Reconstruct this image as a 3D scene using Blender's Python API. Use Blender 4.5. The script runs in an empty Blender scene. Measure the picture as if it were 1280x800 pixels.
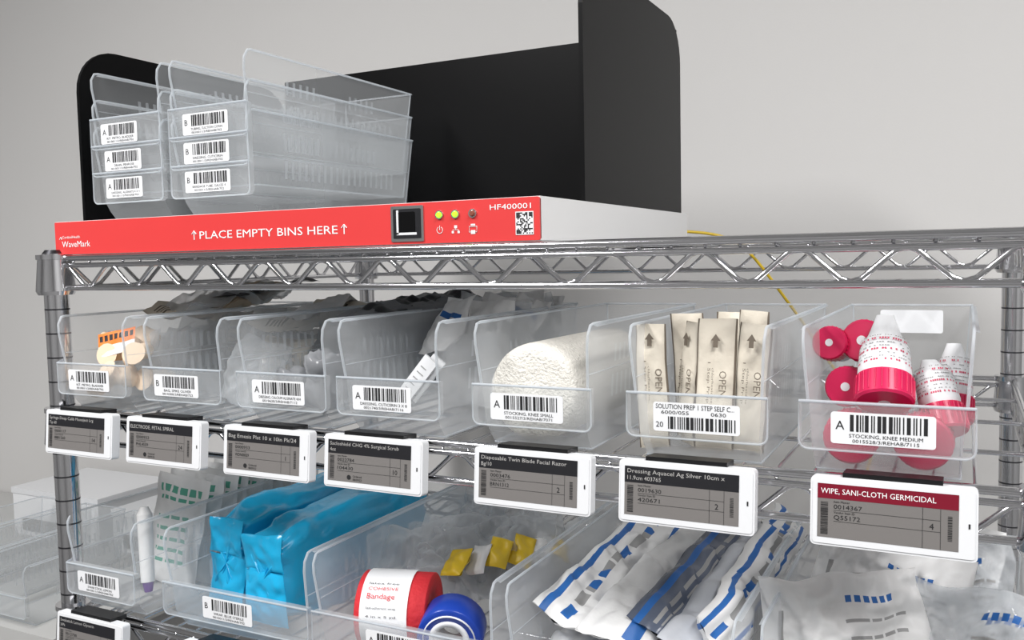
import bpy, math, random
from mathutils import Vector, Matrix, noise
random.seed(7)
D=bpy.data; SC=bpy.context.scene
SC.view_settings.view_transform='Standard'
# ------------------------------------------------------------------ materials
def newmat(name):
    m=D.materials.new(name); m.use_nodes=True
    nt=m.node_tree; b=nt.nodes.get('Principled BSDF'); return m,nt,b
def PM(name,col,rough=.5,metal=0,bump=0,bscale=200,var=0,vscale=20,coat=0,emit=0,spec=.5):
    m,nt,b=newmat(name)
    b.inputs['Base Color'].default_value=(*col,1); b.inputs['Roughness'].default_value=rough
    b.inputs['Metallic'].default_value=metal; b.inputs['Specular IOR Level'].default_value=spec
    if coat: b.inputs['Coat Weight'].default_value=coat; b.inputs['Coat Roughness'].default_value=.08
    if emit:
        b.inputs['Emission Color'].default_value=(*col,1); b.inputs['Emission Strength'].default_value=emit
    tc=nt.nodes.new('ShaderNodeTexCoord')
    if var:
        n=nt.nodes.new('ShaderNodeTexNoise'); n.inputs['Scale'].default_value=vscale; n.inputs['Detail'].default_value=4
        nt.links.new(tc.outputs['Object'],n.inputs['Vector'])
        r=nt.nodes.new('ShaderNodeMapRange'); r.inputs['To Min'].default_value=1-var; r.inputs['To Max'].default_value=1+var
        nt.links.new(n.outputs['Fac'],r.inputs['Value'])
        mx=nt.nodes.new('ShaderNodeVectorMath'); mx.operation='SCALE'; mx.inputs[0].default_value=col
        nt.links.new(r.outputs['Result'],mx.inputs['Scale']); nt.links.new(mx.outputs['Vector'],b.inputs['Base Color'])
    if bump:
        n=nt.nodes.new('ShaderNodeTexNoise'); n.inputs['Scale'].default_value=bscale; n.inputs['Detail'].default_value=3
        nt.links.new(tc.outputs['Object'],n.inputs['Vector'])
        bp=nt.nodes.new('ShaderNodeBump'); bp.inputs['Strength'].default_value=bump; bp.inputs['Distance'].default_value=.002
        nt.links.new(n.outputs['Fac'],bp.inputs['Height']); nt.links.new(bp.outputs['Normal'],b.inputs['Normal'])
    return m
def clearmat(name,col,lo,hi,rough=.3,transl=.5,tint=(1,1,1)):
    m,nt,b=newmat(name); out=nt.nodes['Material Output']
    b.inputs['Base Color'].default_value=(*col,1); b.inputs['Roughness'].default_value=rough
    tr=nt.nodes.new('ShaderNodeBsdfTransparent'); tr.inputs['Color'].default_value=(*tint,1)
    tl=nt.nodes.new('ShaderNodeBsdfTranslucent'); tl.inputs['Color'].default_value=(*col,1)
    lw=nt.nodes.new('ShaderNodeLayerWeight'); lw.inputs['Blend'].default_value=.35
    mr=nt.nodes.new('ShaderNodeMapRange'); mr.inputs['To Min'].default_value=lo; mr.inputs['To Max'].default_value=hi
    nt.links.new(lw.outputs['Facing'],mr.inputs['Value'])
    m1=nt.nodes.new('ShaderNodeMixShader'); m1.inputs['Fac'].default_value=transl
    nt.links.new(b.outputs[0],m1.inputs[1]); nt.links.new(tl.outputs[0],m1.inputs[2])
    m2=nt.nodes.new('ShaderNodeMixShader')
    nt.links.new(mr.outputs['Result'],m2.inputs['Fac']); nt.links.new(tr.outputs[0],m2.inputs[1]); nt.links.new(m1.outputs[0],m2.inputs[2])
    nt.links.new(m2.outputs[0],out.inputs['Surface']); return m
M_frost=clearmat('frosted_plastic',(.80,.82,.84),.19,.56,.25,.45,(.975,.98,.98))
M_rim=clearmat('frosted_plastic_edge',(.82,.86,.90),.5,.8,.25)
M_rib=clearmat('frosted_plastic_rib',(.86,.9,.94),.32,.5,.2)
M_film=clearmat('clear_film',(.82,.85,.88),.30,.85,.08,.3)
M_filmg=clearmat('grey_film',(.40,.41,.43),.60,.95,.1,.3)
M_chrome=PM('chrome',(.70,.70,.72),.12,1.0)
M_chromed=PM('chrome_groove',(.10,.10,.11),.3,1.0)
M_white=PM('white_plastic',(.76,.77,.79),.4)
M_card=PM('white_label',(.82,.83,.85),.55)
M_ink=PM('black_ink',(.012,.012,.014),.6)
M_txtw=PM('white_ink',(.9,.9,.9),.5)
M_gtxt=PM('pale_ink',(.34,.34,.34),.6)
M_gtxt2=PM('eink_pale_text',(.42,.41,.40),.5)
M_brown=PM('brown_print',(.16,.13,.10),.6)
M_screen=PM('eink_grey',(.185,.174,.168),.6,spec=.25)
M_band=PM('eink_dark',(.016,.016,.019),.5,spec=.25)
M_redband=PM('eink_red',(.19,.007,.022),.5,spec=.25)
M_black=PM('black_acrylic',(.003,.003,.0034),.4,spec=.12)
M_clip=PM('black_clip',(.008,.008,.009),.4,spec=.3)
M_red=PM('red_panel',(.72,.050,.050),.35,var=.03)
M_body=PM('station_white',(.82,.82,.82),.4)
M_steel=PM('bright_steel',(.7,.7,.7),.25,1)
M_led=PM('green_led',(.25,1,.02),.3,emit=2.2)
M_ledoff=PM('led_off',(.25,.08,.05),.3)
M_paper=PM('medical_paper',(.80,.80,.80),.5,bump=.25,bscale=120)
M_beigep=PM('kraft_paper',(.70,.64,.54),.7,bump=.3,bscale=150,var=.06)
M_beige=PM('beige_pad',(.80,.62,.45),.6,var=.1)
M_tan=PM('tan_wrap',(.50,.40,.29),.5,bump=.3,bscale=90,var=.1)
M_orange=PM('orange_print',(.85,.20,.02),.5)
M_stock=PM('knit_fabric',(.80,.77,.71),.95,bump=1,bscale=420,var=.16,vscale=260)
M_pink=PM('red_cap',(.62,.01,.085),.32)
M_pinkt=PM('red_print',(.62,.05,.12),.5)
M_cyan=PM('cyan_wrap',(.012,.40,.70),.24,bump=.3,bscale=60,var=.12,vscale=30)
M_blue=PM('blue_print',(.02,.13,.42),.5)
M_dblue=PM('blue_tape',(.01,.05,.38),.3)
M_redc=PM('red_crepe',(.6,.02,.03),.7,bump=.5)
M_yel=PM('yellow_plastic',(.8,.55,.03),.4)
M_green=PM('green_print',(.10,.38,.28),.5)
M_grey=PM('navy_grey_film',(.10,.12,.17),.25,bump=.4,bscale=60)
M_dark=PM('dark_film',(.03,.03,.035),.3,bump=.4,bscale=60)
M_silver=PM('silver_pouch',(.5,.52,.56),.3,bump=.4,bscale=60)
M_purple=PM('purple_plastic',(.15,.05,.3),.4)
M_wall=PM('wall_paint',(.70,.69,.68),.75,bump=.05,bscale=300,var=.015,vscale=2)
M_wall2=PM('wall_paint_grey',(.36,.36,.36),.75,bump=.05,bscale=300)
M_floor=PM('floor_vinyl',(.22,.22,.22),.4,var=.06,vscale=6)
M_ceil=PM('ceiling_tile',(.7,.7,.7),.9,bump=.2,bscale=80)
M_trim=PM('trim_rubber',(.15,.15,.16),.5)
M_counter=PM('counter_laminate',(.55,.55,.54),.4,var=.04)
# ------------------------------------------------------------------ mesh builder
class MB:
    def __init__(s): s.v=[];s.f=[];s.mi=[];s.sm=[];s.mats=[]
    def idx(s,m):
        if m not in s.mats: s.mats.append(m)
        return s.mats.index(m)
    def add(s,vs,fs,mat,M=None,smooth=False):
        o=len(s.v)
        for p in vs:
            p=Vector(p); s.v.append(M@p if M is not None else p)
        for k,f in enumerate(fs):
            s.f.append([i+o for i in f]); s.mi.append(s.idx(mat[k] if isinstance(mat,list) else mat)); s.sm.append(smooth)
    def box(s,x0,x1,y0,y1,z0,z1,mat,M=None):
        vs=[(x,y,z) for x in(x0,x1) for y in(y0,y1) for z in(z0,z1)]
        s.add(vs,[(0,1,3,2),(4,6,7,5),(0,4,5,1),(2,3,7,6),(0,2,6,4),(1,5,7,3)],mat,M)
    def cyl(s,p0,p1,r0,r1,mat,n=16,M=None,caps=True,capmat=None):
        p0=Vector(p0);p1=Vector(p1);d=(p1-p0).normalized()
        a=d.orthogonal().normalized();b=d.cross(a)
        vs=[];fs=[]
        for p,r in((p0,r0),(p1,r1)):
            for i in range(n):
                t=2*math.pi*i/n; vs.append(p+a*math.cos(t)*r+b*math.sin(t)*r)
        for i in range(n): fs.append((i,(i+1)%n,n+(i+1)%n,n+i))
        s.add(vs,fs,mat,M,True)
        if caps: s.add(vs[:n],[tuple(range(n))[::-1]],capmat or mat,M); s.add(vs[n:],[tuple(range(n))],capmat or mat,M)
    def tube(s,pts,r,mat,n=6,M=None,closed=False):
        pts=[Vector(p) for p in pts]; N=len(pts); vs=[];fs=[]; prev=None
        for i,p in enumerate(pts):
            if closed: d=pts[(i+1)%N]-pts[i-1]
            else: d=pts[min(i+1,N-1)]-pts[max(i-1,0)]
            d.normalize()
            if prev is None: a=d.orthogonal().normalized()
            else:
                a=prev-d*prev.dot(d)
                if a.length<1e-6: a=d.orthogonal()
                a.normalize()
            prev=a;b=d.cross(a)
            for k in range(n):
                t=2*math.pi*k/n; vs.append(p+(a*math.cos(t)+b*math.sin(t))*r)
        for i in range(N if closed else N-1):
            j=(i+1)%N
            for k in range(n): fs.append((i*n+k,i*n+(k+1)%n,j*n+(k+1)%n,j*n+k))
        s.add(vs,fs,mat,M,True)
        if not closed: s.add(vs[:n],[tuple(range(n))[::-1]],mat,M); s.add(vs[-n:],[tuple(range(n))],mat,M)
    def prism(s,pts,vec,mat,M=None):
        vec=Vector(vec);n=len(pts);a=[Vector(p) for p in pts];b=[p+vec for p in a]
        fs=[tuple(range(n))[::-1],tuple(range(n,2*n))]+[(i,(i+1)%n,n+(i+1)%n,n+i) for i in range(n)]
        s.add(a+b,fs,mat,M)
    def obj(s,name,loc=(0,0,0),rot=(0,0,0),parent=None):
        me=D.meshes.new(name); me.from_pydata([tuple(p) for p in s.v],[],s.f)
        for m in s.mats: me.materials.append(m)
        me.polygons.foreach_set('material_index',s.mi); me.polygons.foreach_set('use_smooth',s.sm); me.update()
        o=D.objects.new(name,me); SC.collection.objects.link(o); o.location=loc; o.rotation_euler=rot
        if parent: o.parent=parent
        return o
def rrect(x0,x1,z0,z1,r,y=0,n=4,corners=(1,1,1,1)):
    pts=[]
    for k,(cx,cz,a0) in enumerate(((x1-r,z1-r,0),(x0+r,z1-r,90),(x0+r,z0+r,180),(x1-r,z0+r,270))):
        if not corners[k]:
            pts.append(((x1,x0,x0,x1)[k],y,(z1,z1,z0,z0)[k])); continue
        for i in range(n+1):
            a=math.radians(a0+90*i/n); pts.append((cx+r*math.cos(a),y,cz+r*math.sin(a)))
    return pts
_tc={}
def textmesh(t):
    if t in _tc: return _tc[t]
    cu=D.curves.new('t','FONT'); cu.body=t; cu.resolution_u=2
    ob=D.objects.new('t',cu); SC.collection.objects.link(ob); bpy.context.view_layer.update()
    me=D.meshes.new_from_object(ob.evaluated_get(bpy.context.evaluated_depsgraph_get()))
    vs=[v.co.copy() for v in me.vertices]; fs=[tuple(p.vertices) for p in me.polygons]
    D.objects.remove(ob); D.curves.remove(cu); D.meshes.remove(me)
    _tc[t]=(vs,fs); return _tc[t]
def text(mb,t,x,z,h,mat,y=0,M=None,w=None,align='L'):
    vs,fs=textmesh(t)
    if not vs: return
    x0=min(v.x for v in vs);x1=max(v.x for v in vs)
    s=h/.70; sx=s if w is None else w/(x1-x0)
    W=(x1-x0)*sx; ox=x if align=='L' else (x-W/2 if align=='C' else x-W)
    mb.add([((v.x-x0)*sx+ox,y,v.y*s+z) for v in vs],fs,mat,M)
def barcode(mb,x0,x1,z0,z1,y,seed,mat=None,M=None):
    R=random.Random(seed); x=x0; u=(x1-x0)/62
    while x<x1-u:
        w=u*R.choice((1,1,2,3)); e=min(x+w,x1)
        mb.add([(x,y,z0),(e,y,z0),(e,y,z1),(x,y,z1)],[(0,1,2,3)],mat or M_ink,M)
        x=e+u*R.choice((1,1,2))
def R3(x=0,y=0,z=0): return Matrix.Rotation(math.radians(z),4,'Z')@Matrix.Rotation(math.radians(x),4,'X')@Matrix.Rotation(math.radians(y),4,'Y')
def T(x,y,z): return Matrix.Translation((x,y,z))
def pouch(mb,w,h,t,M,mat,seed=0,cr=.002,nx=16,ny=18,matfn=None,p=3,fold=0):
    vs=[];fs=[];ms=[]
    for side in(-1,1):
        for j in range(ny+1):
            for i in range(nx+1):
                u=-1+2*i/nx; v=-1+2*j/ny
                th=t/2*math.sqrt(max(0,(1-abs(u)**p)*(1-abs(v)**p)))
                q=Vector((u*w*14+seed*3.1,v*h*14,seed*1.7))
                q2=Vector((u*w*50+seed*5.1,v*h*50,side*3+seed))
                n=noise.noise(q)*cr*2.2+noise.noise(q2)*cr*(.35+.65*th/(t/2+1e-9))
                vs.append((u*w/2+noise.noise(q+Vector((9,9,9)))*cr*.6, side*th+n+fold*u*u, (v+1)/2*h+noise.noise(q+Vector((5,2,9)))*cr))
    K=(nx+1)*(ny+1)
    for sd in(0,1):
        for j in range(ny):
            for i in range(nx):
                a=sd*K+j*(nx+1)+i; f=(a,a+1,a+nx+2,a+nx+1)
                fs.append(f if sd==0 else f[::-1])
                ms.append(matfn((i+.5)/nx,(j+.5)/ny,sd) or mat if matfn else mat)
    mb.add(vs,fs,ms,M,True)
def softbox(mb,sx,sy,sz,M,mat,seed=0,cr=.003,e=.35,nu=36,nv=20,matfn=None,fr=30,aniso=1,pinch=0):
    vs=[];fs=[];ms=[]
    def sp(c,k): return math.copysign(abs(c)**k,c)
    for j in range(nv+1):
        v=-math.pi/2+math.pi*j/nv
        for i in range(nu):
            u=2*math.pi*i/nu
            x=sp(math.cos(v),e)*sp(math.cos(u),e)*sx/2; z=sp(math.cos(v),e)*sp(math.sin(u),e)*sz/2; y=sp(math.sin(v),e)*sy/2
            q=Vector((x,y*aniso,z))*fr+Vector((seed*7.3,seed*2.1,0))
            k=noise.noise(q)*cr+noise.noise(q*2.7)*cr*.5+(-abs(noise.noise(q*1.6+Vector((4,4,4))))*cr*1.2)
            if pinch: k+=pinch*math.sin(u*9+seed)*max(0,abs(y)/(sy/2)-.6)
            d=Vector((x,y*.3,z)).normalized()
            vs.append(Vector((x,y,z))+d*k)
    for j in range(nv):
        for i in range(nu):
            a=j*nu+i;b=j*nu+(i+1)%nu
            fs.append((a,a+nu,b+nu,b)); ms.append((matfn(i/nu,j/nv) or mat) if matfn else mat)
    mb.add(vs,fs,ms,M,True)
# ------------------------------------------------------------------ storage bin
def storage_bin(loc,w=.100,h=.097,d=.290,lab=None,laboff=0,rotz=0,labw=.062):
    mb=MB(); H=h
    hw=lambda z: w/2-.002-.006*(1-z/H)
    prof=[(.014,0),(.006,.010),(.001,.019),(-.001,.049),(-.006,H-.016),(-.0055,H-.007),(-.001,H-.001),(.004,H),(d-.004,H),(d,H-.004),(d-.010,.004),(d-.014,0)]
    for sg in(-1,1):
        mb.add([(sg*hw(z),y,z) for y,z in prof],[tuple(range(len(prof)))],M_frost)
    def quad(y0,z0,y1,z1,m=M_frost): mb.add([(-hw(z0),y0,z0),(hw(z0),y0,z0),(hw(z1),y1,z1),(-hw(z1),y1,z1)],[(0,1,2,3)],m)
    quad(.014,0,d-.014,0); quad(d-.014,0,d,H-.002); quad(.014,0,.006,.010); quad(.006,.010,.001,.019); quad(.001,.019,-.001,.049)
    t=.0011
    pts=[(-hw(z)-.0005,y,z) for y,z in ((-.001,.049),(-.006,H-.016),(-.0055,H-.007),(-.001,H),(.004,H+.001))]
    L=pts+[(-hw(H)-.001,d,H)]; Rr=[(-p[0],p[1],p[2]) for p in L]
    mb.tube(L,t,M_rim,6); mb.tube(Rr,t,M_rim,6); mb.tube([L[-1],Rr[-1]],t,M_rim,6)
    for sg in(-1,1):
        mb.add([(sg*hw(H),.004,H),(sg*(hw(H)+.004),.004,H-.001),(sg*(hw(H)+.004),d,H-.001),(sg*hw(H),d,H)],[(0,1,2,3)],M_rim)
        mb.tube([(sg*hw(0),.014,0),(sg*hw(0),d-.014,0)],.0009,M_rim,5)
        mb.tube([(sg*hw(H),d,H),(sg*hw(0),d-.014,0)],.0009,M_rim,5)
        mb.tube([(sg*(hw(.06)+.0003),.0,.0595),(sg*(hw(.06)+.0003),d-.006,.0595)],.0005,M_rib,4)
        for row,(za,zb) in enumerate(((.036,.054),(.064,.078))):
            k=0; y=.05+row*.004
            while y<d-.04:
                if (k//5)%2==0 or row==0:
                    x=sg*(hw(za)+.0008);x2=sg*(hw(zb)+.0008)
                    mb.add([(x,y,za),(x,y+.004,za),(x2,y+.004,zb),(x2,y,zb)],[(0,1,2,3)],M_rib)
                y+=.0105;k+=1
    mb.tube([(-hw(0),.014,0),(hw(0),.014,0)],.0009,M_rim,5)
    lw=w/2+.0005
    pl=rrect(-lw,lw,.0175,.0495,.006,y=-.0075,corners=(0,0,1,1))
    mb.add(pl,[tuple(range(len(pl)))],M_frost)
    n=len(pl); mb.add([p for p in pl]+[(p[0]*.985,0,p[2]) for p in pl],[(i,(i+1)%n,n+(i+1)%n,n+i) for i in range(n)],M_frost)
    mb.tube([(-lw,-.0075,.0495),(lw,-.0075,.0495)],.0011,M_rim,6)
    mb.tube([pl[i] for i in range(n)],.0007,M_rim,5,closed=True)
    if lab:
        c=laboff; a=c-labw/2;b=c+labw/2; y=-.0082; M=T(0,0,-.0035)
        pp=rrect(a,b,.026,.047,.002,y=y); mb.prism(pp,(0,.0004,0),M_card,M)
        letter,l1,l2,seed=lab; y-=.0002
        if l1.startswith('SOL'):
            text(mb,l1,a+.002,.0425,.0034,M_ink,y,M,w=labw-.006); text(mb,'6000/055          0630',a+.006,.0387,.0026,M_ink,y,M,w=labw*.75)
            text(mb,'20',a+.002,.029,.004,M_ink,y,M); barcode(mb,a+.011,b-.003,.028,.037,y,seed,None,M)
        else:
            text(mb,letter,a+.003,.0355,.0058,M_ink,y,M); barcode(mb,a+.012,b-.004,.0345,.0455,y,seed,None,M)
            text(mb,l1,(a+b)/2+.002,.0305,.0024,M_ink,y,M,w=min(labw-.012,.0021*len(l1)),align='C')
            text(mb,l2,(a+b)/2+.002,.0272,.0022,M_ink,y,M,w=.04,align='C')
    return mb.obj('storage_bin',loc,(0,0,math.radians(rotz)))
Z2=-.161; Z3=-.374; ZT3=-.370
row1=[(.061,'A','KIT, METRO, BLADDER','0010011/3/REHAB/702',-.003,.100,.060),(.187,'B','BAG, SPIKE OLIVER','0010300/3/REHAB/722',-.006,.100,.058),(.309,'A','DRESSING, CALCIUM ALGINATE 4X4','0019630/3/REHAB/7112',-.002,.101,.060),
(.424,'A','DRESSING, CUTICERIN 3 X 8','0021740/3/REHAB/7116',-.005,.102,.059),(.557,'A','STOCKING, KNEE SMALL','0015527/3/REHAB/7071',-.003,.100,.062),(.686,'20','SOLUTION PREP 1 STEP SELF C...','',.001,.100,.062),(.810,'A','STOCKING, KNEE MEDIUM','0015528/3/REHAB/7115',-.001,.105,.063)]
for i,(x,a,b,c,off,w,lw) in enumerate(row1):
    storage_bin((x,-.004,Z2),w,lab=(a,b,c,i+3),laboff=off,labw=lw)
row2=[(.058,.100,'A','SWAB STICK, LEMON'),(.240,.180,'B','WRAP, BLUE STERILE'),(.428,.184,'A','BANDAGE, COHESIVE'),(.622,.184,'B','TUBING, SUCTION'),(.818,.176,'A','PACK, STERILE TRAY')]
for i,(x,w,a,b) in enumerate(row2):
    storage_bin((x,-.004,Z3),w,.100,lab=(a,b,'0010011/3/REHAB/702',i+23),laboff=-.006 if i==1 else -.002)
TOP=.035
for k in range(3):
    storage_bin((.070,.045,TOP+.002+.0285*k),.102,.099,.285,lab=('A',['DRESSING, ALGINATE 4 X 4','DRAIN, PENROSE','KIT, METRO, BLADDER'][k],'0010011/3/REHAB/702',40+k),laboff=-.004 if k<2 else -.008,labw=.054)
    storage_bin((.186,.045,TOP+.002+.0285*k),.103,.099,.285,lab=('B',['BANDAGE TUBE, GAUZE 4','DRESSING, CUTICERIN','TUBING, SUCTION CONN'][k],'0010011/3/REHAB/702',50+k),laboff=-.002,labw=.06)
# ------------------------------------------------------------------ wire shelving
def shelving():
    mb=MB(); L=.905; W=.55
    for (x,y) in((0,0),(L,0),(0,W),(L,W)):
        mb.cyl((x,y,-1.52),(x,y,.002),.0122,.0122,M_chrome,20)
        mb.cyl((x,y,.002),(x,y,.006),.0122,.009,M_chromed,20)
        z=-.03
        while z>-1.5:
            mb.cyl((x,y,z),(x,y,z-.0016),.01235,.01235,M_chromed,20,caps=False); z-=.0254
        mb.cyl((x,y,-1.55),(x,y,-1.52),.02,.012,M_clip,20)
    for z in(0,Z2,Z3,-.80,-1.32):
        for (x,y) in((0,0),(L,0),(0,W),(L,W)):
            mb.cyl((x,y,z-.037),(x,y,z-.004),.0195,.0165,M_chrome,24); mb.cyl((x,y,z-.004),(x,y,z+.001),.018,.018,M_chrome,24)
            mb.cyl((x,y,z-.041),(x,y,z-.037),.0175,.0195,M_chrome,24)
        def truss(a,b):
            a=Vector(a);b=Vector(b);Ln=(b-a).length
            mb.tube([a+Vector((0,0,z-.003)),b+Vector((0,0,z-.003))],.0032,M_chrome,8)
            mb.tube([a+Vector((0,0,z-.0105)),b+Vector((0,0,z-.0105))],.0026,M_chrome,8)
            mb.tube([a+Vector((0,0,z-.034)),b+Vector((0,0,z-.034))],.0030,M_chrome,8)
            n=round(Ln/.066); pts=[]
            for i in range(n*10+1):
                t=i/(n*10); ph=(i%10)/10
                tri=abs(2*ph-1)*2-1
                tri=max(-.82,min(.82,tri*1.1))
                pts.append(a.lerp(b,t)+Vector((0,0,z-.0215+tri*.0135)))
            mb.tube(pts,.0022,M_chrome,6)
        g=.016
        truss((g,0,0),(L-g,0,0)); truss((g,W,0),(L-g,W,0))
        truss((0,g,0),(0,W-g,0)); truss((L,g,0),(L,W-g,0))
        for yy in(.14,.275,.41): 
            mb.tube([(0,yy,z-.0075),(L,yy,z-.0075)],.0022,M_chrome,6)
        x=.03
        while x<L-.02:
            mb.tube([(x,-.001,z-.0075),(x,.003,z-.0012),(x,W-.003,z-.0012),(x,W+.001,z-.0075)],.0014,M_chrome,5); x+=.0245
    mb.obj('wire_shelving_unit')
shelving()
# ------------------------------------------------------------------ electronic shelf labels
def esl(xc,z,w,title,num,code,qty,seed,red=False):
    mb=MB(); h=.0445
    pp=rrect(-w/2,w/2,-h,0,.003,y=-.005); mb.prism(pp,(0,.009,0),M_white)
    pp=rrect(-w/2+.0015,w/2-.0015,-h+.0015,-.0015,.002,y=-.0056); mb.prism(pp,(0,.0007,0),M_white)
    x0=-w/2+.0045;x1=w/2-.0105;z1=-.0045;z0=-h+.0055;y=-.0058
    def q(a,b,c,d,m,yy): mb.add([(a,yy,c),(b,yy,c),(b,yy,d),(a,yy,d)],[(0,1,2,3)],m)
    q(x0,x1,z0,z1,M_screen,y)
    two=len(title)>1
    bh=.0115 if two else .0095
    q(x0,x1,z1-bh,z1,M_redband if red else M_band,y-.0001)
    yy=y-.0002; tm=M_txtw if red else M_gtxt2
    if two:
        text(mb,title[0],x0+.002,z1-.0046,.0029,tm,yy,w=min(x1-x0-.006,.0021*len(title[0]))); text(mb,title[1],x0+.002,z1-.0095,.0029,tm,yy)
    else: text(mb,title[0],x0+.002,z1-.0062,.0034,tm,yy,w=min(x1-x0-.005,.0025*len(title[0])))
    zb=z1-bh
    text(mb,'Item Master',x0+.010,zb-.0024,.0014,M_ink,yy); text(mb,num,x0+.010,zb-.0062,.0028,M_ink,yy,w=.017)
    text(mb,'Vendor Item ID',x0+.010,zb-.0092,.0014,M_ink,yy); text(mb,code,x0+.010,zb-.013,.0028,M_ink,yy,w=.016)
    R=random.Random(seed); zz=z0+.002
    while zz<zb-.002:
        t=R.choice((.0003,.0003,.0006)); q(x0+.002,x0+.0065,zz,zz+t,M_ink,yy); zz+=t+R.choice((.0003,.0005))
    zz=z0+.006
    while zz<zb-.004:
        t=R.choice((.0003,.0006)); q(x1-.006,x1-.0035,zz,zz+t,M_ink,yy); zz+=t+.0005
    for a in(zb-.0072,zb-.0142): q(x0+.010,x1-.010,a-.0001,a+.0001,M_ink,yy)
    for a in(x1-.020,x1-.010): q(a-.0001,a+.0001,z0,zb,M_ink,yy)
    text(mb,qty,x1-.015,zb-.013,.0038,M_ink,yy,align='C')
    if qty in('24','1','10'):
        mb.cyl((x0+.022,yy-.0001,z0+.004),(x0+.022,yy,z0+.004),.002,.002,M_ink,12); text(mb,'Ordered',x0+.026,z0+.0042,.0018,M_ink,yy); text(mb,'08/09/22',x0+.026,z0+.0015,.0018,M_ink,yy)
    mb.box(w/2-.0052,w/2-.0042,y-.0001,y,-h/2-.0022,-h/2+.0008,M_ink)
    mb.box(-w*.30,w*.30,-.004,.016,-.001,.003,M_clip); mb.box(-w*.30,w*.30,.004,.010,-.03,0,M_clip)
    mb.obj('electronic_shelf_label',(xc,-.024,z),(math.radians(-5),0,0))
Z=-.1575
esl(.063,Z,.098,['Syringe Deep Calib Monoject Lrg','Tip 60'],'0000117','8881560','14',1)
esl(.181,Z,.098,['ELECTRODE, FETAL SPIRAL'],'0000933','PHL4559','24',2)
esl(.307,Z,.098,['Bag Emesis Plst 10 x 10in Pk/24'],'0000933','WDN00029','1',3)
esl(.421,Z,.098,['Sacloshield CHG 4% Surgical Scrub','4oz'],'0022784','104430','10',4)
esl(.566,Z,.097,['Disposable Twin Blade Facial Razor','Bg/10'],'0003476','BRN1312','2',5)
esl(.684,Z,.096,['Dressing Aquacel Ag Silver 10cm x','11.9cm 403765'],'0019630','420671','2',6)
esl(.816,Z,.097,['WIPE, SANI-CLOTH GERMICIDAL'],'0014367','Q55172','4',7,True)
for k,x in enumerate((.062,.240,.428,.62,.81)):
    esl(x,ZT3,.098,['Swabstick Lemon Glycerin','3/Pk'],'00127%02d'%k,'MDS0902','%d'%(k+3),11+k)
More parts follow.
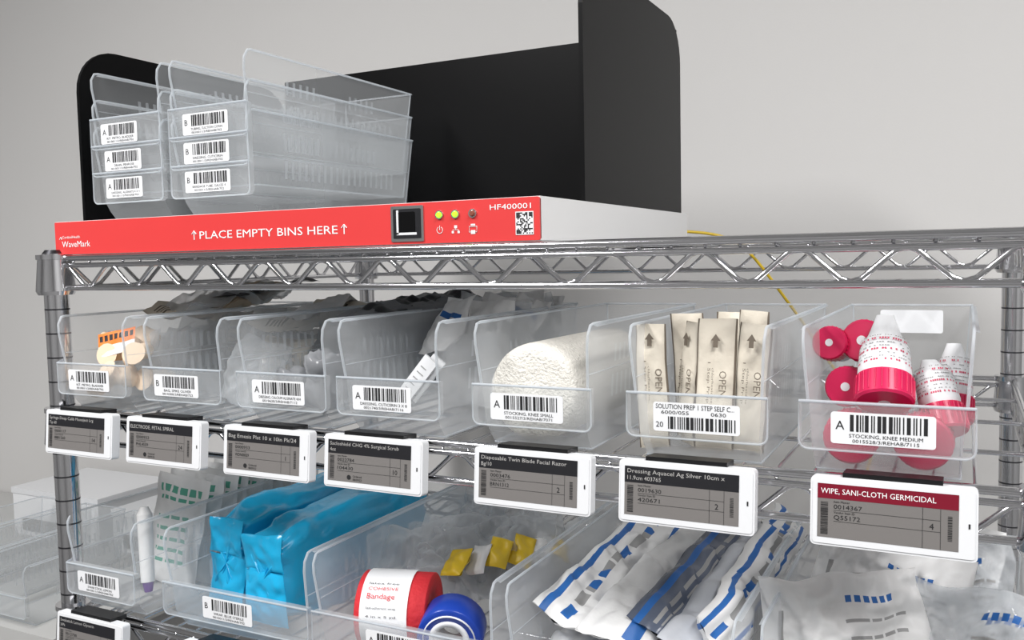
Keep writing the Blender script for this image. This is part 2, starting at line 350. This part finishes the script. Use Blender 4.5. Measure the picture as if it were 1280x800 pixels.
# ------------------------------------------------------------------ bin scanner station
def station():
    mb=MB(); X0=0.002; X1=.563
    mb.box(X0,X1,.002,.41,.001,TOP,M_body)
    pp=rrect(X0+.001,X1-.0,.001,TOP-.0005,.0015,y=0); mb.prism(pp,(0,.003,0),M_red)
    y=-.0003
    mb.prism(rrect(.4265,.4585,.003,.0325,.001,y=-.001),(0,.001,0),M_steel)
    mb.prism(rrect(.429,.456,.0055,.030,.001,y=-.0014),(0,.0005,0),M_chromed)
    mb.prism(rrect(.4345,.4505,.0105,.0275,.001,y=-.0018),(0,.0005,0),M_black)
    mb.box(.4325,.4345,-.0018,-.001,.009,.029,M_white); mb.box(.4325,.452,-.0018,-.001,.0085,.0105,M_white)
    for x,m in((.4735,M_led),(.4885,M_led),(.5045,M_ledoff)):
        mb.cyl((x,-.0012,.0238),(x,0,.0238),.0036,.0038,M_steel,20); mb.cyl((x,-.003,.0238),(x,-.001,.0238),.0018,.0027,m,20)
    def ring(cx,cz,r,a0,a1): mb.tube([(cx+r*math.cos(math.radians(a0+(a1-a0)*i/14)),y,cz+r*math.sin(math.radians(a0+(a1-a0)*i/14))) for i in range(15)],.00028,M_txtw,4)
    ring(.4735,.0115,.0027,120,420); mb.tube([(.4735,y,.0115),(.4735,y,.0152)],.00028,M_txtw,4)
    mb.box(.4872,.4898,y-.0001,y,.0125,.0148,M_txtw); mb.box(.4848,.4868,y-.0001,y,.0085,.0103,M_txtw);mb.box(.4902,.4922,y-.0001,y,.0085,.0103,M_txtw)
    mb.tube([(.4885,y,.0125),(.4885,y,.0112),(.4858,y,.0112),(.4858,y,.0103)],.00025,M_txtw,4); mb.tube([(.4885,y,.0112),(.4912,y,.0112),(.4912,y,.0103)],.00025,M_txtw,4)
    mb.tube([(.501,y,.009),(.501,y,.0135),(.508,y,.0135),(.508,y,.009)],.0003,M_txtw,4,closed=True); mb.box(.5025,.5065,y-.0001,y,.0075,.0105,M_txtw); mb.box(.5025,.5065,y-.0001,y,.0143,.0155,M_txtw)
    text(mb,'PLACE EMPTY BINS HERE',.2085,.0118,.0072,M_txtw,y,w=.162)
    for x in(.2015,.3775):
        mb.box(x-.0005,x+.0005,y-.0001,y,.0112,.0185,M_txtw); mb.tube([(x-.0028,y,.0165),(x,y,.0195),(x+.0028,y,.0165)],.0005,M_txtw,4)
    text(mb,'WaveMark',.0135,.0085,.0062,M_txtw,y,w=.043); text(mb,'CardinalHealth',.0145,.0175,.0026,M_txtw,y,w=.027)
    mb.tube([(.010,y,.0165),(.012,y,.019),(.0135,y,.0165)],.0004,M_txtw,4)
    text(mb,'HF400001',.520,.0258,.0042,M_txtw,y,w=.036)
    R=random.Random(5); c=.0135/13
    mb.box(.5425,.558,y-.0001,y,.0055,.0235,M_card)
    for i in range(13):
        for j in range(15):
            if R.random()<.5 or (i<3 and j<3) or (i>9 and j>11) or (i<3 and j>11):
                a=.5432+i*c*1.05; b=.0062+j*c*1.07; mb.add([(a,y-.0002,b),(a+c,y-.0002,b),(a+c,y-.0002,b+c),(a,y-.0002,b+c)],[(0,1,2,3)],M_ink)
    o=mb
    def fin(x,ya,yb,z0,z1,r,th):
        pts=[]
        pts.append((x,ya,z0))
        for i in range(9):
            a=math.radians(180-90*i/8); pts.append((x,ya+r+r*math.cos(a),z1-r+r*math.sin(a)))
        for i in range(9):
            a=math.radians(90-90*i/8); pts.append((x,yb-r+r*math.cos(a),z1-r+r*math.sin(a)))
        pts.append((x,yb,z0)); o.prism(pts,(th,0,0),M_black)
    fin(-.014,.048,.388,.006,.228,.050,.004); fin(.5585,.095,.388,.030,.248,.045,.004)
    o.box(-.010,.5585,.384,.388,.030,.242,M_black)
    o.obj('bin_return_scanner_station')
    c=MB(); pts=[]
    P=[(.50,.412,.012),(.53,.44,.016),(.585,.46,.010),(.62,.47,-.01),(.66,.50,-.07),(.69,.58,-.14),(.75,.60,-.25),(.72,.60,-.40),(.70,.60,-.7)]
    for i in range(len(P)-1):
        p0=Vector(P[max(i-1,0)]);p1=Vector(P[i]);p2=Vector(P[i+1]);p3=Vector(P[min(i+2,len(P)-1)])
        for k in range(8):
            t=k/8; pts.append(.5*((2*p1)+(p2-p0)*t+(2*p0-5*p1+4*p2-p3)*t*t+(3*p1-p0-3*p2+p3)*t**3))
    c.tube(pts,.0018,M_yel,8); c.obj('network_cable')
station()
# ------------------------------------------------------------------ bin contents
def bw(i,j,s):
    return M_gtxt if (.12<i<.88 and (int(j*26)%3==0) and .2<j<.8) else None
mb=MB()
for k in range(4):
    pouch(mb,.075,.075,.016,T(.060+random.uniform(-.005,.005),.040+k*.03,Z2+.004)@R3(-14,random.uniform(-12,12),random.uniform(-15,15)),M_film,k,.005,22,22)
for k,(x,y,z,rx,ry,rz) in enumerate(((.040,.022,.028,20,-20,30),(.068,.024,.034,-10,25,-20),(.050,.034,.058,15,10,10),(.084,.030,.056,0,-30,40),(.060,.06,.070,30,20,0),(.034,.04,.066,0,30,60),(.088,.05,.030,10,10,0))):
    M=T(x,y,Z2+z)@R3(rx,ry,rz)
    softbox(mb,.032,.028,.018,M,M_beige,k,.004,.7,24,14); mb.cyl(M@Vector((0,-.012,0)),M@Vector((0,-.020,.004)),.007,.012,M_beige,16)
mb.obj('electrode_packets')
mb=MB()
pouch(mb,.044,.026,.002,T(.066,.016,Z2+.058)@R3(-25,-14,10),M_orange,3,.0012,22,16,matfn=lambda i,j,s:M_paper if j<.42 else (M_ink if (int(i*22)%3>0 and .6<j<.85) else None))
mb.obj('printed_packet')
mb=MB()
for k,(y,m) in enumerate(((.12,M_film),(.16,M_beigep),(.205,M_film),(.24,M_paper))):
    pouch(mb,.078,.092,.02,T(.062,y,Z2+.006)@R3(-22,random.uniform(-8,8),random.uniform(-10,10)),m,k+11,.006,matfn=(bw if m is not M_film else None))
tx=lambda i,j,s:(M_brown if (.3<i<.7 and int(j*30)%4 and int(i*24)%2==0) else None)
pouch(mb,.050,.17,.014,T(.045,.085,Z2+.092)@R3(-82,10,-4),M_beigep,41,.006,24,34,matfn=tx)
pouch(mb,.046,.15,.014,T(.080,.120,Z2+.094)@R3(-80,-14,-12),M_tan,42,.006,20,30)
pouch(mb,.070,.17,.014,T(.064,.095,Z2+.102)@R3(-84,0,-8),M_film,43,.008,24,34)
pouch(mb,.020,.15,.006,T(.092,.13,Z2+.112)@R3(-85,0,-10),M_dark,44,.003,16,40,matfn=lambda i,j,s:(M_card if (.35<i<.65 and int(j*40)%3) else None))
mb.obj('catheter_kit_packets')
mb=MB()
for k in range(5): pouch(mb,.074,.074,.02,T(.186,.06+k*.042,Z2+.004)@R3(-30,random.uniform(-8,8),random.uniform(-14,14)),(M_film,M_beigep,M_filmg,M_paper,M_tan)[k],k+24,.006,22,22,matfn=(bw if k%2 else None))
pouch(mb,.060,.15,.014,T(.19,.11,Z2+.080)@R3(-84,6,4),M_beigep,28,.006,24,30,matfn=tx)
pouch(mb,.035,.12,.010,T(.205,.13,Z2+.090)@R3(-84,-12,-6),M_paper,29,.005,18,26)
mb.obj('film_wrapped_pouches')
mb=MB()
for k in range(4):
    pouch(mb,.076,.085,.02,T(.310,.11+k*.035,Z2+.004)@R3(-30,random.uniform(-8,8),random.uniform(-14,14)),M_filmg if k%2 else M_film,k+30,.006)
softbox(mb,.050,.05,.050,T(.325,.045,Z2+.042),M_filmg,9,.016,.7,56,34,fr=38)
softbox(mb,.045,.04,.036,T(.292,.04,Z2+.028),M_filmg,19,.013,.7,48,28,fr=38)
pouch(mb,.078,.20,.024,T(.312,.09,Z2+.082)@R3(-86,4,-4),M_filmg,46,.008,26,36)
pouch(mb,.045,.18,.014,T(.322,.11,Z2+.094)@R3(-86,0,-4),M_dark,47,.005,18,34)
mb.obj('emesis_bags')
mb=MB()
for k in range(2):
    M=T(.420+k*.004,.030+k*.007,Z2+.036)@R3(0,40,8)
    mb.box(-.007,.007,-.0015,.0015,-.012,.034,M_card,M)
    for j in range(6): mb.box(-.004,.004-.001*(j%3),-.0018,-.0015,-.007+j*.006,-.0060+j*.006,M_gtxt,M)
mb.obj('dressing_boxes')
mb=MB()
for k in range(7):
    pouch(mb,.076,.108,.012,T(.424+random.uniform(-.004,.004),.13+k*.021,Z2+.003)@R3(-12,random.uniform(-9,9),random.uniform(-18,18)),M_film if k%2 else M_paper,k+50,.007,24,26,matfn=lambda i,j,s:(M_gtxt if (.7<j<.8 and int(i*14)%3) else None))
for k in range(3):
    pouch(mb,.04,.07,.008,T(.400+k*.024,.10+k*.03,Z2+.060)@R3(-45,k*18-14,k*24-30),M_paper,k+60,.005,20,20,matfn=lambda i,j,s:(M_blue if (.6<j<.7 and .2<i<.8) else None))
mb.obj('dressing_pouches')
mb=MB(); cx,cz=.547,Z2+.0405; R=.0398
N=56; prof=[(0,.014),(.006,.013),(.010,.0148),(.015,.0135),(.020,.0150),(.025,.0138),(.030,.0152),(.034,.0145),(.0385,.018),(.0398,.026),(.0396,.08),(.0390,.13),(.0385,.19),(.034,.195),(0,.197)]
vs=[];fs=[]
for j,(r,y) in enumerate(prof):
    for i in range(N):
        a=2*math.pi*i/N; k=1+.014*noise.noise(Vector((math.cos(a)*2,math.sin(a)*2,y*30))); vs.append((cx+r*k*math.cos(a),y+.0012*noise.noise(Vector((r*60*math.cos(a),r*60*math.sin(a),3))),cz+r*k*math.sin(a)))
for j in range(len(prof)-1):
    for i in range(N): fs.append((j*N+i,j*N+(i+1)%N,(j+1)*N+(i+1)%N,(j+1)*N+i))
mb.add(vs,fs,M_stock,None,True); mb.obj('knit_stocking_roll')
mb=MB()
for k,(x,w,y,yaw,rl,h) in enumerate(((.646,.024,.022,8,-2,.094),(.667,.020,.035,-35,3,.095),(.690,.029,.024,6,2,.098),(.7145,.024,.028,-6,3,.094),(.66,.026,.08,12,-3,.098),(.70,.026,.085,-10,4,.10),(.68,.03,.12,0,2,.097))):
    M=T(x,y,Z2+.003)@R3(-3,rl,yaw)
    pouch(mb,w,h,.011,M,M_beigep,k+70,.0020,nx=22,ny=24,matfn=lambda i,j,s:(M_brown if (i<.04 or i>.96) else None))
    if k<4:
        yy=-.0078
        text(mb,'OPEN',0,0,.0052,M_brown,0,M=M@T(.0035,yy,.060)@Matrix.Rotation(math.pi/2,4,'Y'),w=.019)
        text(mb,'1 Step Prep',0,0,.002,M_brown,0,M=M@T(-.005,yy,.066)@Matrix.Rotation(math.pi/2,4,'Y'),w=.03)
        text(mb,'chlorhexidine',0,0,.0016,M_brown,0,M=M@T(-.002,yy,.062)@Matrix.Rotation(math.pi/2,4,'Y'),w=.026)
        mb.prism([(-.0035,yy,.082),(0,yy,.087),(.0035,yy,.082),(.0017,yy,.082),(.0017,yy,.077),(-.0017,yy,.077),(-.0017,yy,.082)],(0,.0003,0),M_brown,M)
mb.obj('prep_solution_pouches')
def captube(mb,p,d,r,L=.085,seed=0,tip=.5):
    p=Vector(p);d=Vector(d).normalized()
    mb.cyl(p,p+d*.0015,r*.92,r,M_pink,28); mb.cyl(p+d*.0015,p+d*.018,r,r*.98,M_pink,28,caps=False); mb.cyl(p+d*.018,p+d*.0185,r*.98,r*.85,M_pink,28)
    mb.cyl(p-d*.0004,p,r*.22,r*.22,M_card,14)
    for i in range(28):
        a=d.orthogonal().normalized(); b=d.cross(a); t=2*math.pi*i/28; q=p+(a*math.cos(t)+b*math.sin(t))*r
        mb.tube([q+d*.003,q+d*.017],.0005,M_pink,4)
    a=d.cross(Vector((0,0,1))).normalized() if abs(d.z)<.95 else Vector((1,0,0)); b=d.cross(a)
    n=28;st=[(.018,.86,.86),(.022,.92,.92),(.04,.86,.84),(.04+(L-.04)*.4,.86+(tip-.86)*.5,.55),(.04+(L-.04)*.75,.86+(tip-.86)*.8,.28),(L,tip,.04)]
    vs=[];fs=[]
    for (l,ra,rb) in st:
        for i in range(n):
            t=2*math.pi*i/n; vs.append(p+d*l+a*math.cos(t)*r*ra+b*math.sin(t)*r*rb)
    for j in range(len(st)-1):
        for i in range(n): fs.append((j*n+i,j*n+(i+1)%n,(j+1)*n+(i+1)%n,(j+1)*n+i))
    mb.add(vs,fs,M_card,None,True)
    for k in range(8):
        l=.0245+k*.0028; f=.93-.06*(l-.022)/.018; hgt=.0014 if k%3==0 else .0007
        for s in range(60):
            if noise.noise(Vector((s*.9,k*3.1,seed)))<-.05: continue
            t=s*2*math.pi/60; t2=t+.07; rr=r*f
            A=[p+d*l+(a*math.cos(q)+b*math.sin(q))*rr for q in(t,t2)]; B=[p+d*(l+hgt)+(a*math.cos(q)+b*math.sin(q))*(rr-hgt*.06) for q in(t,t2)]
            mb.add([A[0],A[1],B[1],B[0]],[(0,1,2,3)],M_pinkt if k%3==0 else M_gtxt)
mb=MB()
captube(mb,(.789,.062,Z2+.084),(.25,.95,-.20),.0155,seed=1)
captube(mb,(.780,.045,Z2+.052),(.1,1,-.1),.0145,seed=2)
captube(mb,(.808,.016,Z2+.046),(-.04,.58,.80),.0190,.070,seed=3,tip=.30)
captube(mb,(.787,.014,Z2+.021),(0,.98,.05),.018,.07,seed=4)
captube(mb,(.832,.014,Z2+.021),(.02,.98,.05),.0185,.07,seed=5)
captube(mb,(.767,.060,Z2+.082),(.1,1,-.2),.0125,seed=6)
captube(mb,(.846,.030,Z2+.026),(-.20,.42,.75),.0145,.054,seed=7,tip=.35)
captube(mb,(.849,.060,Z2+.028),(.0,.35,.8),.0135,.058,seed=8,tip=.35)
captube(mb,(.80,.10,Z2+.03),(.2,1,0),.016,seed=9)
mb.obj('capped_ointment_tubes')
mb=MB(); mb.prism(rrect(.785,.838,Z2+.072,Z2+.093,.002,y=.2735),(0,.0006,0),M_card); mb.obj('bin_card')
# ---- row 2
mb=MB()
def gp(i,j,s):
    if .76<j<.92 and .1<i<.9 and int(i*26)%4 and int(j*30)%3: return M_green
    if .2<j<.66 and int(j*30)%3==0 and .15<i<.75 and int(i*26)%5: return M_green
    return None
for k in range(9):
    pouch(mb,.080,.120,.010,T(.060+random.uniform(-.003,.003),.075+k*.023,Z3+.004)@R3(-12,random.uniform(-4,4),random.uniform(-5,5)),M_paper,k+110,.0025,nx=26,ny=30,matfn=gp)
mb.obj('wound_dressing_packets')
mb=MB(); mb.cyl((.092,.020,Z3+.03),(.080,.03,Z3+.098),.007,.008,M_paper,16); mb.cyl((.0935,.019,Z3+.02),(.092,.020,Z3+.03),.004,.006,M_purple,14)
mb.cyl((.080,.03,Z3+.098),(.079,.031,Z3+.106),.008,.004,M_paper,16); mb.obj('swabstick_tube')
def bluebag(x,y0,L,w,h,rz,seed,roll=0):
    mb=MB(); softbox(mb,w,L,h,T(0,0,0),M_cyan,seed,.0062,.42,96,80,fr=30,aniso=.6,pinch=.004)
    pouch(mb,w*.84,h*.52,.006,T(0,-L/2-.000,-h*.44)@R3(-2,0,0),M_cyan,seed+5,.003,20,20)
    pouch(mb,w*.80,h*.36,.006,T(0,-L/2+.001,h*.08)@R3(-6,0,2),M_cyan,seed+6,.003,20,20)
    mb.obj('blue_sterile_wrap',(x,y0+L/2,Z3+.004+h/2),(math.radians(1.5),math.radians(roll),math.radians(rz)))
bluebag(.184,.045,.235,.058,.106,-3,1,2); bluebag(.252,.026,.255,.064,.102,-3,4,-3)
def roll(mb,c,ax,r,L,m,hole=.35):
    c=Vector(c);ax=Vector(ax).normalized();a=ax.orthogonal().normalized();b=ax.cross(a);n=40
    pr=[(r*hole,-L/2),(r*.96,-L/2),(r,-L/2+.001),(r,L/2-.001),(r*.96,L/2),(r*hole,L/2)]
    vs=[c+ax*h+(a*math.cos(2*math.pi*i/n)+b*math.sin(2*math.pi*i/n))*q for q,h in pr for i in range(n)]
    fs=[];K=len(pr)
    for j in range(K):
        for i in range(n): fs.append((j*n+i,j*n+(i+1)%n,((j+1)%K)*n+(i+1)%n,((j+1)%K)*n+i))
    mb.add(vs,fs,m,None,True)
mb=MB()
roll(mb,(.392,.045,Z3+.040),(1,.30,0),.034,.066,M_redc,.3)
n=14; vs=[];fs=[]
ax=Vector((1,.30,0)).normalized();f=Vector((.30,-1,0)).normalized();up=Vector((0,0,1));c=Vector((.387,.0437,Z3+.040))
for i in range(n+1):
    t=-.9+2.9*i/n; p=c+(f*math.cos(t)+up*math.sin(t))*.0355
    vs+= [p-ax*.022,p+ax*.022]
for i in range(n): fs.append((2*i,2*i+1,2*i+3,2*i+2))
mb.add(vs,fs,M_card,None,True)
for k,tt in enumerate((.15,.35,.6,.82,.98)):
    p=c+(f*math.cos(tt)+up*math.sin(tt))*.0362; M=Matrix(((ax.x,f.x*-1,0,p.x),(ax.y,-f.y,0,p.y),(0,0,1,p.z),(0,0,0,1)))@Matrix.Rotation(-tt,4,'X')
    text(mb,['4 in x 5 yd','Self-adherent wrap','Bandage','COHESIVE','latex free'][k],-.016,0,[.002,.002,.005,.003,.002][k],M_redc if k in(2,3) else M_ink,-.0003,M,w=.028 if k!=2 else .026)
mb.obj('cohesive_bandage_roll')
mb=MB(); roll(mb,(.454,.035,Z3+.034),(-.35,1,.2),.029,.028,M_dblue,.62); roll(mb,(.454,.0345,Z3+.034),(-.35,1,.2),.018,.029,M_card,.72); roll(mb,(.454,.0345,Z3+.034),(-.35,1,.2),.0235,.0295,M_txtw,.97)
mb.obj('medical_tape_roll')
mb=MB()
for k in range(9):
    pouch(mb,.085,.085,.03,T(.372+.018*(k%7),.09+k*.018,Z3+.02+.003*(k%3))@R3(-38,random.uniform(-20,20),random.uniform(-35,35)),M_film,k+130,.012,28,28)
for k in range(6):
    pouch(mb,.022,.034,.008,T(.415+.015*k,.10+k*.018,Z3+.055)@R3(-50,k*20-30,k*25-30),(M_yel,M_paper,M_yel)[k%3],k+140,.004)
mb.obj('bagged_airway_supplies')
mb=MB()
def st1(i,j,s):
    if .12<i<.22 or .78<i<.84: return M_blue
    if .40<i<.52 and int(j*40)%4: return M_gtxt if int(j*8)%2 else M_blue
def st2(i,j,s):
    if .62<i<.82 and int(j*30)%5: return M_blue
def st3(i,j,s):
    if .1<i<.2: return M_blue
    if .3<i<.7 and int(i*24)%3==0 and int(j*50)%5: return M_gtxt
for k,(x,y,z,w,t,m,fn,rx,ry,rz) in enumerate((
  (.575,.02,.026,.070,.035,M_paper,None,-88,0,0),(.655,.02,.026,.078,.04,M_paper,None,-88,0,0),
  (.562,.03,.060,.058,.024,M_paper,st1,-84,28,-4),(.607,.02,.058,.060,.026,M_paper,st2,-84,20,-7),
  (.640,.035,.064,.050,.026,M_grey,st3,-83,35,-7),(.672,.02,.060,.050,.026,M_silver,None,-83,30,-5),(.690,.03,.070,.040,.02,M_paper,st1,-82,50,-4))):
    pouch(mb,w,.24,t,T(x,y,Z3+z)@R3(rx,0,rz)@R3(0,0,ry),m,k+150,.006,nx=28,ny=44,matfn=fn)
mb.obj('sterile_tubing_packs')
mb=MB()
for k,(x,y,z,rx,ry,rz) in enumerate(((.795,.045,.005,-24,-8,12),(.850,.065,.0,-28,8,-10),(.79,.12,.01,-18,6,-8),(.85,.14,.01,-25,-5,8),(.82,.19,.01,-20,5,0))):
    def fn(i,j,s):
        if .82<j<.86 and .5<i<.80 and int(i*80)%4>0: return M_blue
        if .35<j<.74 and int(j*50)%5==0 and .5<i<.9 and int(i*75)%6: return M_gtxt
        if .1<i<.13 and .2<j<.8: return M_gtxt
        return None
    pouch(mb,.12,.118,.022,T(x,y,Z3+z)@R3(rx,ry,rz),M_paper if k%2==0 else M_film,k+170,.009,nx=60,ny=50,matfn=fn)
mb.obj('sterile_tray_packs')
# ------------------------------------------------------------------ neighbouring counter with bins and cartons
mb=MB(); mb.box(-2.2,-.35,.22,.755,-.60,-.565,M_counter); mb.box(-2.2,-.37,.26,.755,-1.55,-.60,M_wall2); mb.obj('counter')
for x,y in((-.47,.23),(-.60,.23),(-.73,.23)): storage_bin((x,y,-.564),.11)
for x0,x1,h in((-.62,-.40,.07),(-.92,-.66,.085)):
    mb=MB(); mb.box(x0,x1,.55,.73,-.565,-.565+h,M_card); mb.box(x0-.002,x1+.002,.548,.732,-.565+h,-.565+h+.012,M_white); mb.box(x0+.03,x1-.06,.5475,.55,-.555,-.53,M_gtxt); mb.obj('supply_carton')
# ------------------------------------------------------------------ room
def plane_box(name,x0,x1,y0,y1,z0,z1,m):
    mb=MB(); mb.box(x0,x1,y0,y1,z0,z1,m); return mb.obj(name)
XA,XB,YA,YB,ZA,ZB=-2.3,2.3,-3.0,.76,-1.55,1.15
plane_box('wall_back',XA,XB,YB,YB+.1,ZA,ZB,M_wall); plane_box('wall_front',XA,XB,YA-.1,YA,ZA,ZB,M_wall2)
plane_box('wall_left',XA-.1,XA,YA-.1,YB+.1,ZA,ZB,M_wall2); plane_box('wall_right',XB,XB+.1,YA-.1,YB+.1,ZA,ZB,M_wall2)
plane_box('floor',XA-.1,XB+.1,YA-.1,YB+.1,ZA-.1,ZA,M_floor); plane_box('ceiling',XA-.1,XB+.1,YA-.1,YB+.1,ZB,ZB+.1,M_ceil)
plane_box('baseboard_back',-.34,XB,YB-.012,YB,ZA,ZA+.1,M_trim)
# ------------------------------------------------------------------ lights
def ceil_light(x,y,sx,sy,e,col=(1,.99,.98)):
    mb=MB(); mb.box(-sx/2-.03,sx/2+.03,-sy/2-.03,sy/2+.03,-.02,0,M_white); o=mb.obj('ceiling_light',(x,y,ZB))
    l=D.lights.new('lamp','AREA'); l.shape='RECTANGLE'; l.size=sx; l.size_y=sy; l.energy=e; l.color=col
    lo=D.objects.new('lamp',l); SC.collection.objects.link(lo); lo.parent=o; lo.location=(0,0,-.03)
ceil_light(-.3,-1.25,.3,1.2,54); ceil_light(1.5,-1.0,.3,1.2,44)
w=D.worlds.new('World'); SC.world=w; w.use_nodes=True; w.node_tree.nodes['Background'].inputs[0].default_value=(.8,.85,.9,1); w.node_tree.nodes['Background'].inputs[1].default_value=.3
# ------------------------------------------------------------------ camera
cam=D.cameras.new('camera'); cam.sensor_width=36; cam.lens=1124*36/1280; cam.clip_start=.02
co=D.objects.new('camera',cam); SC.collection.objects.link(co)
Rm=Matrix(((.8929,-.0124,.4501),(.4499,.0713,-.8902),(-.0211,.9974,.0693)))
co.matrix_world=Matrix.Translation((.856,-.630,-.012))@Rm.to_4x4()
SC.camera=co
